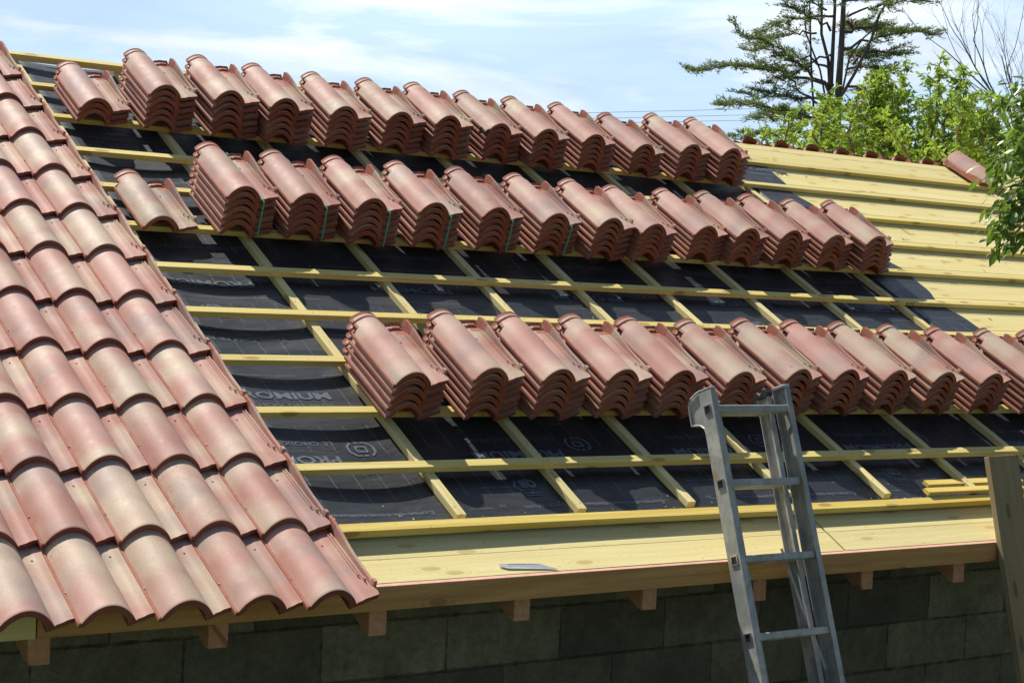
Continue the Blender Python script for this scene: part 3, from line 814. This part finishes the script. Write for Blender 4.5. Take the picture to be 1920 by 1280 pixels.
# back slope
YR = RW(0, 4.0, 0); 
def RB(u, v, n):   # back slope: v measured down from the ridge
    return Vector((u, YR.y+.03 + v*CT + n*ST, YR.z - v*ST + n*CT))
mb = MB(); V = [RB(-6, 0, -.03), RB(8.4, 0, -.03), RB(8.4, 4.1, -.03), RB(-6, 4.1, -.03)]
W4 = [p+Vector((0, 0, -.03)) for p in V]
mb.v = V+W4; mb.f = [(3,2,1,0), (4,5,6,7), (0,1,5,4), (1,2,6,5), (2,3,7,6), (3,0,4,7)]; mb.m = [0]*6
o = mb.build('back_roof_deck', M_BOARD); tag(o, 'boarded rear slope of the roof hidden behind the ridge', 'roof')
for i in range(9):
    u = 4.245 + .285*i - .08
    o = tile(0, 0, 0, f'arched end of a rear slope tile above the ridge, {ORD[i+1]} along from the stacks', 'rear slope tiles peeping over the ridge')
    o.location = RB(u+.262, .45-.016, -.021)
    o.rotation_euler = (Matrix.Rotation(math.pi, 3, 'Z') @ Matrix.Rotation(TH, 3, 'X')).to_euler()

# ------------------------------------------------------------------ ladder
LEAN = .35
lad = empty('ladder', (0, 0, 0)); tag(lad, 'paint spattered aluminium ladder leaning against the fascia', 'ladder')
Zf = -.14; Y0 = YF-.135
ax = Vector((0, LEAN, 1)).normalized(); nrm = Vector((0, 1, -LEAN)).normalized()   # nrm: towards the house
lad.location = (0, Y0 + LEAN*(-2.45-Zf), -2.45)
LM = Matrix(((1,0,0,0),(0,nrm.y,ax.y,0),(0,nrm.z,ax.z,0),(0,0,0,1)))   # local x=u, y=depth, z=along the ladder
def lz(z): return (z+2.45)/ax.z
zr1 = .431
top_z = lz(zr1)+.078
uL, uR = .962, 1.312; rw = .024; dp = .074
def rail(u0, u1, y0, y1, z0, z1, name='rail', mat=M_ALU, par=lad):
    mb = MB(); mb.box(u0, u1, y0, y1, z0, z1)
    for u in (u0-.0008, u1+.0008):   # rolled lips
        pass
    mb.v = [LM @ p for p in mb.v]
    return mb.build(name, mat, parent=par, bevel=.003)
rA = rail(uL-rw, uL, 0, dp, 0, top_z)
# right rail is an open channel: web outside, two flanges
def channel(u0, u1, y0, y1, z0, z1, name, flip=False):
    mb = MB(); t = .0035
    poly = [(u0, y0), (u1, y0), (u1, y1), (u0, y1), (u0, y1-t), (u1-t, y1-t), (u1-t, y0+t), (u0, y0+t)]
    if flip: poly = [(u0+u1-x, y) for x, y in reversed(poly)]
    mb.prism(poly, z0, z1); mb.v = [LM @ p for p in mb.v]
    return mb.build(name, M_ALU, parent=lad)
rC = channel(uR, uR+rw, 0, dp, 0, top_z+.006, 'rail')
rB = channel(uR-.052, uR-.030, .052, .112, 0, top_z-.010, 'rear_rail')
rBl = channel(uL+.030, uL+.052, .052, .112, 0, top_z-.010, 'rear_rail', True)
for i in range(11):
    z = lz(zr1) - .28*i
    if z < .1: break
    mb = MB(); mb.box(uL-.001, uR+.020, .010, .040, z-.013, z+.013); mb.v = [LM @ p for p in mb.v]; mb.build('rung', M_ALU, parent=lad, bevel=.003)
    mb = MB(); mb.box(uL+.033, uR-.033, .066, .094, z-.012, z+.012); mb.v = [LM @ p for p in mb.v]; mb.build('rear_rung', M_ALU, parent=lad, bevel=.003)
    # square rung end let through the web
    mb = MB(); x0 = uL-rw; a, b_, t = .027, .016, .003
    cy = .034; h0, h1 = .0135, .0180
    for (y0_, y1_, z0_, z1_) in ((cy-h1, cy+h1, z+h0, z+h1), (cy-h1, cy+h1, z-h1, z-h0), (cy-h1, cy-h0, z-h0, z+h0), (cy+h0, cy+h1, z-h0, z+h0)):
        mb.box(x0-.0035, x0+.0005, y0_, y1_, z0_, z1_)
    mb.v = [LM @ p for p in mb.v]; fr = mb.build('rung_socket', M_STEEL, parent=rA)
    mb = MB(); mb.box(x0-.0012, x0+.001, cy-h0, cy+h0, z-h0, z+h0); mb.v = [LM @ p for p in mb.v]; mb.build('socket_hole', M_DARK, parent=rA)
# top brackets
mb = MB()
zt = top_z
poly = [(dp, zt+.004), (dp+.030, zt-.001), (dp+.058, zt-.012), (dp+.074, zt-.030), (dp+.078, zt-.060), (dp+.078, zt-.112), (dp+.060, zt-.115), (dp+.030, zt-.122), (dp+.010, zt-.138), (dp+.001, zt-.165), (dp, zt-.165)]
mb.prism(poly, -.003, 0, M=Matrix(((0,0,1,uL-.004),(1,0,0,0),(0,1,0,0),(0,0,0,1))))
inner = []
for a, b_ in zip(poly, poly[1:-1]):   # raised rim
    pa, pb = Vector((0, a[0], a[1])), Vector((0, b_[0], b_[1]))
    mb.tube([pa+Vector((uL-.012, 0, 0)), pb+Vector((uL-.012, 0, 0))], [.004, .004], 5)
mb.v = [LM @ Vector(p) for p in mb.v]; mb.build('top_bracket', M_ALU, parent=lad, smooth=True, sharp=30)
mb = MB(); mb.box(uL-rw-.001, uL+.001, -.001, dp+.001, zt-.004, zt+.003); mb.v = [LM @ p for p in mb.v]; mb.build('rail_cap', M_STEEL, parent=rA, bevel=.002)
mb = MB(); mb.prism([(.048,-.012),(.118,-.012),(.120,.010),(.100,.016),(.086,.002),(.070,.012),(.054,.020),(.046,.004)], uR-.056, uR-.026, M=Matrix(((0,0,1,0),(1,0,0,0),(0,1,0,zt-.010),(0,0,0,1))))
mb.v = [LM @ p for p in mb.v]; mb.build('rail_cap', M_DARK, parent=rB, bevel=.002)
mb = MB(); mb.prism([(-.001, 0), (dp+.001, 0), (dp+.001, .010), (.05, .013), (-.001, .011)], uR-.002, uR+rw+.001, M=Matrix(((0,0,1,0),(1,0,0,0),(0,1,0,zt+.002),(0,0,0,1))))
mb.v = [LM @ p for p in mb.v]; mb.build('rail_cap', M_STEEL, parent=rC, bevel=.002)
# gusset plate inside the right rail and a stay below
mb = MB(); mb.prism([(.004, -.05), (.07, -.10), (.07, .06), (.045, .065), (.010, .0)], uR+.0165, uR+.0195, M=Matrix(((0,0,1,0),(1,0,0,0),(0,1,0,lz(zr1)),(0,0,0,1))))
mb.v = [LM @ p for p in mb.v]; mb.build('gusset_plate', M_ALU, parent=lad, bevel=.001)
mb = MB(); a = LM @ Vector((uR-.075, .10, lz(zr1)-.52)); b_ = LM @ Vector((uR-.018, .045, lz(zr1)-.98))
mb.tube([a, a.lerp(b_, .33), a.lerp(b_, .5), b_], [.006, .006, .008, .006], 6); mb.build('stay', M_ALU, parent=lad)

# ------------------------------------------------------------------ leaning plank
pl = MB(); pl.box(0, .186, 0, .027, 0, 3.0)
for k_ in (4, 5, 6, 7): pass
pl.v[5] = pl.v[5]+Vector((0, 0, .006)); pl.v[6] = pl.v[6]+Vector((0, 0, .006))
o = pl.build('leaning_plank', M_GREY, bevel=.0015)
LP = .26; axp = Vector((.006, LP, 1)).normalized(); nrp = Vector((0, 1, -LP)).normalized()
mtx = Matrix(((1, 0, axp.x, 0), (0, nrp.y, axp.y, 0), (0, nrp.z, axp.z, 0), (0, 0, 0, 1)))
TOPP = Vector((2.474, -.098, .222))
o.matrix_world = Matrix.Translation(TOPP - axp*3.0) @ mtx
tag(o, 'weathered grey brown plank leaning against the eaves at the far right', 'plank')
# two short offcuts on the eaves batten
for (a, v, n, w, lab) in ((2.30, .085, .0008, .034, 'nearer of two short yellow batten offcuts by the leaning plank'), (2.40, .175, -.026, .036, 'farther of two short yellow batten offcuts by the leaning plank')):
    mb = wavy_beam(.62, w, .017, 8, .001, a, M_EAVEBAT, 'x'); o = mb.build('batten_offcut', M_EAVEBAT, loc=RW(a, v, n), rot=(TH, 0, .0))
    tag(o, lab, 'offcut', 'short offcuts by the leaning plank')
# toothed metal strip
mb = MB(); L = .225; n = 26; pts = []
for i in range(n): pts += [(L*.72*i/n, .020), (L*.72*(i+.5)/n, .0235)]
pts += [(L*.74, .020), (L, .002), (L*.98, 0), (.03, 0), (.006, .010)]
mb.prism(pts, 0, .0014)
mb.v = [Vector((p.x, p.y, p.z+.010*(p.x/L)*(1-p.x/L)+.003*(p.y/.022))) for p in mb.v]
o = mb.build('toothed_metal_strip', m_plain('galvanised_strip', (.62, .63, .60), .5, metal=.25, var=.2), loc=RW(.005, -.157, PN+.002), rot=(TH, 0, 0))
o.rotation_euler = (Matrix.Rotation(TH, 3, 'X') @ Matrix.Rotation(-.10, 3, 'Z')).to_euler()
tag(o, 'bright toothed metal strip lying on the pale eaves plank', 'metal strip')
# black scrap in the upper row
mb = MB()
for i in range(6):
    a = i/5; x = a*.06
    mb.v += [Vector((x, 0, .01*math.sin(a*5))), Vector((x+.004, .004, .030+.016*math.sin(a*7+1)))]
for i in range(5): mb.f.append((i*2, i*2+2, i*2+3, i*2+1)); mb.m.append(0)
o = mb.build('membrane_scrap', M_DARK, loc=RW(1.665, 3.165, .185), rot=ROT)
so_ = o.modifiers.new('thickness', 'SOLIDIFY'); so_.thickness = .001
tag(o, 'torn black scrap wedged between two stacks of the upper row', 'scrap')

# ------------------------------------------------------------------ ground
mb = MB(); mb.quad(Vector((-900, -900, -2.6)), Vector((900, -900, -2.6)), Vector((900, 900, -2.6)), Vector((-900, 900, -2.6)))
o = mb.build('ground', M_GROUND); tag(o, kind='structure')

# ------------------------------------------------------------------ vegetation
def place(px, py, depth):
    return CAM + (RZ + RX*((px-960)/FPX) + RY*((py-640)/FPX))*depth
FW = Vector((RZ.x, RZ.y, 0)).normalized(); RG = Vector((FW.y, -FW.x, 0)); UP = Vector((0, 0, 1))
def leaf(mb, p, d, w, L, droop=0., m=0):
    """folded leaf of length L along d"""
    d = d.normalized(); s = d.cross(Vector((rnd.uniform(-1,1), rnd.uniform(-1,1), rnd.uniform(-.2,1.5))))
    if s.length < 1e-3: s = d.orthogonal()
    s.normalize(); up = s.cross(d)
    a = p; c_ = p+d*L; mid = p+d*L*.45 - up*w*.25
    i = len(mb.v)
    mb.v += [a, mid+s*w/2+up*w*.3, c_, mid-s*w/2+up*w*.3]
    mb.f += [(i, i+1, i+2), (i, i+2, i+3)]; mb.m += [m, m]
def limb(mb, p, d, L, r0, r1, bend=.15, seg=6, up=0., sides=5):
    pts = [p.copy()]; dd = d.normalized()
    for k in range(seg):
        dd = (dd + Vector((rnd.gauss(0, bend), rnd.gauss(0, bend), rnd.gauss(0, bend)+up))).normalized()
        pts.append(pts[-1]+dd*L/seg)
    mb.tube(pts, [r0+(r1-r0)*k/seg for k in range(seg+1)], sides, cap=False)
    return pts, dd

# --- cedar
M_CED = m_leaf('cedar_needles', (.105, .14, .055), (.165, .21, .07), (.29, .32, .10), .6, .38)
M_CBK = m_bark('cedar_bark', (.075, .06, .055), (.15, .125, .11))
def cedar():
    D = 24.; sc = FPX/D
    base = place(1565, 300, D); base.z = -2.6
    root = empty('cedar_tree', base); tag(root, 'dark cedar with flat layered branches and several bare stems against the sky', 'tree')
    def P(px, py, dy=0.): return (place(px, py, D) + FW*dy) - base
    tr = MB(); cr = MB()
    def stem(pts, w0, w1):
        q = [P(*p) for p in pts]
        tr.tube(q, [.52*(w0+(w1-w0)*k/(len(q)-1)) for k in range(len(q))], 8)
    g0 = Vector((0, 0, 0))
    tr.tube([g0, P(1566, 400), P(1568, 300)], [.14, .09, .06], 10)
    stem([(1568,300),(1572,170),(1578,80),(1582,0),(1588,-160)], .11, .05)
    stem([(1566,300,.1),(1560,170,.1),(1564,90,.1),(1568,10,.1),(1566,-120,.2)], .07, .035)
    stem([(1562,230,.1),(1558,110,.2),(1545,60,.2),(1548,-10,.3),(1550,-90,.3)], .05, .03)
    stem([(1570,190,-.1),(1598,140,-.2),(1625,80,-.3),(1640,35,-.3),(1662,-5,-.4),(1690,-60,-.4)], .045, .025)
    stem([(1568,215,-.1),(1590,110,-.1),(1614,75,-.2),(1632,60,-.3)], .03, .02)
    stem([(1566,260,0),(1530,200,.2),(1528,120,.3),(1526,40,.3),(1524,-30,.3)], .035, .02)
    stem([(1566,280,0),(1540,130,.1),(1516,60,.2),(1512,0,.2)], .03, .018)
    # branches: start px, end px, rise, width in px of foliage, depth offset
    B = [((1560,175),(1345,48),26,0,.8),((1560,160),(1285,106),30,1.5,1.),((1560,240),(1300,212),26,-1.2,1.),((1556,250),(1330,250),10,.8,.9),
         ((1560,130),(1400,85),20,.5,.8),((1555,190),(1375,160),10,1.0,.9),((1560,60),(1425,5),14,-.6,.8),((1565,30),(1440,45),14,.9,.8),((1540,205),(1400,120),24,-.5,.6),
         ((1560,100),(1450,150),-6,.8,.7),((1575,0),(1440,-50),20,.4,.8),((1548,20),(1470,10),8,-1.,.8),((1530,60),(1420,70),10,.7,.9),
         ((1580,90),(1770,60),22,.2,1.),((1585,60),(1735,35),16,1.2,.9),((1590,30),(1715,15),12,-.8,.8),((1620,100),(1735,85),8,1.,.8),((1585,130),(1700,120),8,.9,.9),
         ((1580,10),(1690,-20),12,.5,.8),((1590,160),(1705,170),0,1.,.9),((1575,-30),(1730,-60),15,0,.9),((1555,-30),(1420,-70),15,0,.9),
         ((1600,115),(1660,75),10,1.4,1.),((1590,200),(1650,190),4,1.2,.9),((1590,230),(1690,220),4,1.,.9),((1545,225),(1440,200),8,1.5,.9),((1590,45),(1660,25),8,1.6,1.)]
    for (a, b, rise, dy, dens) in B:
        if b[0] < 1400: b = (b[0]+24, b[1])
        p0 = P(a[0], a[1], 0); p1 = P(b[0], b[1], dy)
        n = 12; pts = []
        for k in range(n+1):
            t = k/n; q = p0.lerp(p1, t); q.z += rise/sc*math.sin(t*math.pi)*.55 - .0
            q += Vector((rnd.gauss(0,.02), rnd.gauss(0,.02), rnd.gauss(0,.025)))
            pts.append(q)
        Lb = (p1-p0).length
        tr.tube(pts, [max(.006, .022*(1-k/n)*min(1.3, Lb/1.4)) for k in range(n+1)], 5)
        nb = int(Lb*32*dens)
        for s_ in range(nb):
            t = .22+.78*((s_+rnd.random())/nb); kk = min(n-1, int(t*n)); q = pts[kk].lerp(pts[kk+1], t*n-kk)
            ax_ = (pts[kk+1]-pts[kk]).normalized()
            side = ax_.cross(UP).normalized()*rnd.choice((-1, 1))
            L = rnd.uniform(.18, .46)*(1.15-.7*t)*(.6+.5*dens)
            d = (side*rnd.uniform(.5,1.)+ax_*rnd.uniform(.3,1.1)+UP*rnd.uniform(-.22,.16)).normalized()
            tr.tube([q, q+d*L*.5+UP*.01, q+d*L], [.006,.004,.002], 3, cap=False)
            m_ = int(L*125)
            for z_ in range(m_):
                tt = .12+.9*z_/m_
                pp = q+d*L*tt+Vector((rnd.gauss(0,.018), rnd.gauss(0,.018), rnd.gauss(.006,.012)))
                ld = (d*.5+Vector((rnd.uniform(-1,1), rnd.uniform(-1,1), rnd.uniform(-.15,.8)))).normalized()
                leaf(cr, pp, ld, rnd.uniform(.010,.018), rnd.uniform(.045,.085))
    # ragged tufts on the bare stems
    tr.build('trunk', M_CBK, parent=root, smooth=True); cr.build('crown', M_CED, parent=root)
cedar()

# --- young broadleaf trees behind the ridge
M_LG = m_leaf('spring_leaves', (.21, .31, .045), (.31, .41, .065), (.45, .50, .11), .5, .5)
M_LBK = m_bark('thin_bark', (.10, .075, .05), (.19, .15, .11))
def broadleaf(px, top, D, spread, hgt, nst, seed, label, low=330):
    r_ = random.Random(seed)
    base = place(px, 300, D); base.z = -2.6
    root = empty('leafy_tree', base); tag(root, label, 'tree', 'young trees in spring leaf behind the ridge')
    tr = MB(); cr = MB()
    zt = place(px, top, D).z+2.6; zl = place(px, low, D).z+2.6
    tr.tube([Vector((0,0,0)), Vector((.05,0,zl*.5)), Vector((0,.05,zl-.4))], [.11,.09,.07], 8)
    for s_ in range(nst):
        a = (s_+.5)/nst*2-1
        xo = a*spread+r_.uniform(-.12,.12); yo = r_.uniform(-.8,.8)
        ht = zt - (abs(a)**1.6)*hgt*.5 - r_.uniform(-.12, .42)*hgt
        p0 = Vector((0, 0, zl-.6))
        p1 = RG*xo*.6+FW*yo*.6; p1.z = zl-.1; p2 = RG*xo+FW*yo; p2.z = (zl+ht)/2; p3 = RG*(xo+r_.uniform(-.15,.15))+FW*yo; p3.z = ht
        pts = [p0, p1, p2, p2.lerp(p3,.5)+RG*r_.uniform(-.05,.05), p3]
        tr.tube(pts, [.03,.018,.011,.007,.003], 5, cap=False)
        H = ht-zl+.35
        nt = int(H*40)
        for k in range(nt):
            t = ((k+r_.random())/nt)**1.25; z = zl-.3+H*t
            tt = min(.999, max(0, (z-p1.z)/(p3.z-p1.z)))
            q = p1.lerp(p3, tt) if tt > .5 else p1.lerp(p2, tt*2)
            if tt > .5: q = p2.lerp(p3, (tt-.5)*2)
            d = Vector((r_.uniform(-1,1), r_.uniform(-1,1), r_.uniform(-.1,.9))).normalized()
            L = r_.uniform(.12,.50)*(1.12-.8*t)
            e = q+d*L
            tr.tube([q, q.lerp(e,.5)+UP*.01, e], [.005,.004,.002], 3, cap=False)
            for m_ in range(int(9+L*44)):
                pp = q.lerp(e, r_.uniform(.15, 1.06))
                ld = Vector((r_.uniform(-1,1), r_.uniform(-1,1), r_.uniform(-1.,.55)))
                leaf(cr, pp, ld, r_.uniform(.018,.032), r_.uniform(.042,.078))
    tr.build('trunk', M_LBK, parent=root, smooth=True); cr.build('crown', M_LG, parent=root)
broadleaf(1665, 98, 15.5, .95, 1.15, 17, 3, 'tallest light green young tree, in front of the cedar')
broadleaf(1800, 135, 14.8, .85, 1.0, 16, 5, 'light green young tree between the tallest one and the near foliage')
broadleaf(1585, 175, 16.5, .72, .9, 12, 8, 'light green young tree directly below the cedar stems')
broadleaf(1500, 238, 17.5, .42, .5, 6, 11, 'low light green young tree nearest the last upper stack')
broadleaf(1890, 190, 16.5, .6, .8, 7, 14, 'light green young tree mostly hidden by the near foliage at right')

# --- bare tree, top right
M_BB = m_bark('grey_bark', (.14, .12, .11), (.26, .23, .21))
def bare():
    D = 20.; base = place(1990, 300, D); base.z = -2.6
    root = empty('bare_tree', base); tag(root, 'leafless grey tree with fine twigs at the top right', 'tree')
    tr = MB(); r_ = random.Random(21)
    zl = place(1990, 330, D).z+2.6
    tr.tube([Vector((0,0,0)), Vector((.05,0,zl*.5)), Vector((0,0,zl))], [.17,.13,.10], 9)
    def rec(p, d, L, r, dep):
        pts = [p.copy()]; dd = d.copy()
        for k in range(5):
            dd = (dd+Vector((r_.gauss(0,.10), r_.gauss(0,.10), r_.gauss(.03,.08)))).normalized(); pts.append(pts[-1]+dd*L/5)
        tr.tube(pts, [r*(1-.5*k/5) for k in range(6)], 5 if dep < 2 else 3, cap=False)
        if dep >= 4: return
        for k in range(r_.choice((2, 3)) if dep < 3 else 2):
            i = r_.choice((2, 3, 4, 5)); nd = (dd+Vector((r_.uniform(-1,1), r_.uniform(-1,1), r_.uniform(-.3,.7)))*.62).normalized()
            rec(pts[i], nd, L*r_.uniform(.52,.78), r*.50, dep+1)
    for a in (-.85, -.6, -.35, -.1, .15):
        d = (RG*a+UP*1.+FW*r_.uniform(-.4,.4)).normalized()
        rec(Vector((0,0,zl-.5)), d, r_.uniform(1.3,1.7), .024, 0)
    tr.build('trunk', M_BB, parent=root, smooth=True)
bare()

# --- near foliage at the right edge
M_NL = m_leaf('glossy_near_leaves', (.11, .20, .03), (.20, .30, .05), (.30, .38, .08), .32, .30, .6)
def near():
    D = 6.6; base = place(2110, 300, D); base.z = -2.6
    root = empty('near_tree', base); tag(root, 'near tree with glossy green leaves reaching in from the right edge', 'tree')
    tr = MB(); cr = MB(); r_ = random.Random(5)
    def P(px, py, dy=0.): return place(px, py, D)+FW*dy-base
    tr.tube([Vector((0,0,0)), P(2115, 800), P(2110, 300), P(2100, 60)], [.10,.08,.06,.03], 9)
    tips = [(1912,160,.0),(1880,195,.1),(1893,235,.05),(1868,300,0),(1874,325,.12),(1865,385,0),(1850,425,-.03),(1862,440,.05),(1880,405,.1),(1900,395,0),(1905,440,.02),(1892,455,.06),(1878,355,.05),(1900,290,.1),(1910,340,.05),(1895,265,-.05),(1915,210,.05),(1926,420,0),(1935,300,.1),(1945,250,0),(1940,370,.1),(1930,180,.1)]
    for (x, y, dy) in tips:
        a = P(2060+r_.uniform(-20,20), y-30+r_.uniform(-60,60), dy+r_.uniform(-.1,.1)); e = P(x, y, dy)
        m_ = a.lerp(e, .6)+UP*.03; pts = [a, m_, e]
        tr.tube(pts, [.010,.006,.002], 4, cap=False)
        for k in range(34):
            t = 1-abs(r_.gauss(0,.24)); t = max(.1, t)
            q = a.lerp(m_, t/.6) if t < .6 else m_.lerp(e, (t-.6)/.4)
            off = Vector((r_.gauss(0,.030), r_.gauss(0,.03), r_.gauss(-.004,.030)))
            ld = (e-m_).normalized()*.5+Vector((r_.uniform(-1,1), r_.uniform(-1,1), r_.uniform(-1.2,.3)))
            pp = q+off; ld.normalize()
            L = r_.uniform(.034,.066); w = L*r_.uniform(.38,.52)
            s = ld.cross(Vector((r_.uniform(-.6,.6), r_.uniform(-.6,.6), 1))).normalized(); up = s.cross(ld)
            i = len(cr.v)
            cr.v += [pp, pp+ld*L*.3+s*w*.45+up*w*.12, pp+ld*L*.65+s*w*.42+up*w*.10-UP*L*.04, pp+ld*L-UP*L*.12, pp+ld*L*.65-s*w*.42+up*w*.10-UP*L*.04, pp+ld*L*.3-s*w*.45+up*w*.12, pp+ld*L*.5]
            for f in ((0,1,6),(1,2,6),(2,3,6),(3,4,6),(4,5,6),(5,0,6)): cr.f.append(tuple(i+c_ for c_ in f)); cr.m.append(0)
    tr.build('trunk', M_LBK, parent=root, smooth=True); cr.build('crown', M_NL, parent=root)
near()

# --- power lines
for k, (y0, y1) in enumerate(((212, 203), (222.5, 215), (231, 227))):
    a = place(900, y0+4, 55); b_ = place(2100, y1-22, 75)
    pts = []
    for i in range(21):
        t = i/20; p = a.lerp(b_, t); p.z -= .35*4*t*(1-t)*.2; pts.append(p)
    mb = MB(); mb.tube(pts, [.0065]*21, 5); o = mb.build('power_line', M_WIRE)
    tag(o, ('topmost', 'middle', 'lowest')[k]+' of three thin overhead cables in the distance', 'cable', 'overhead cables')
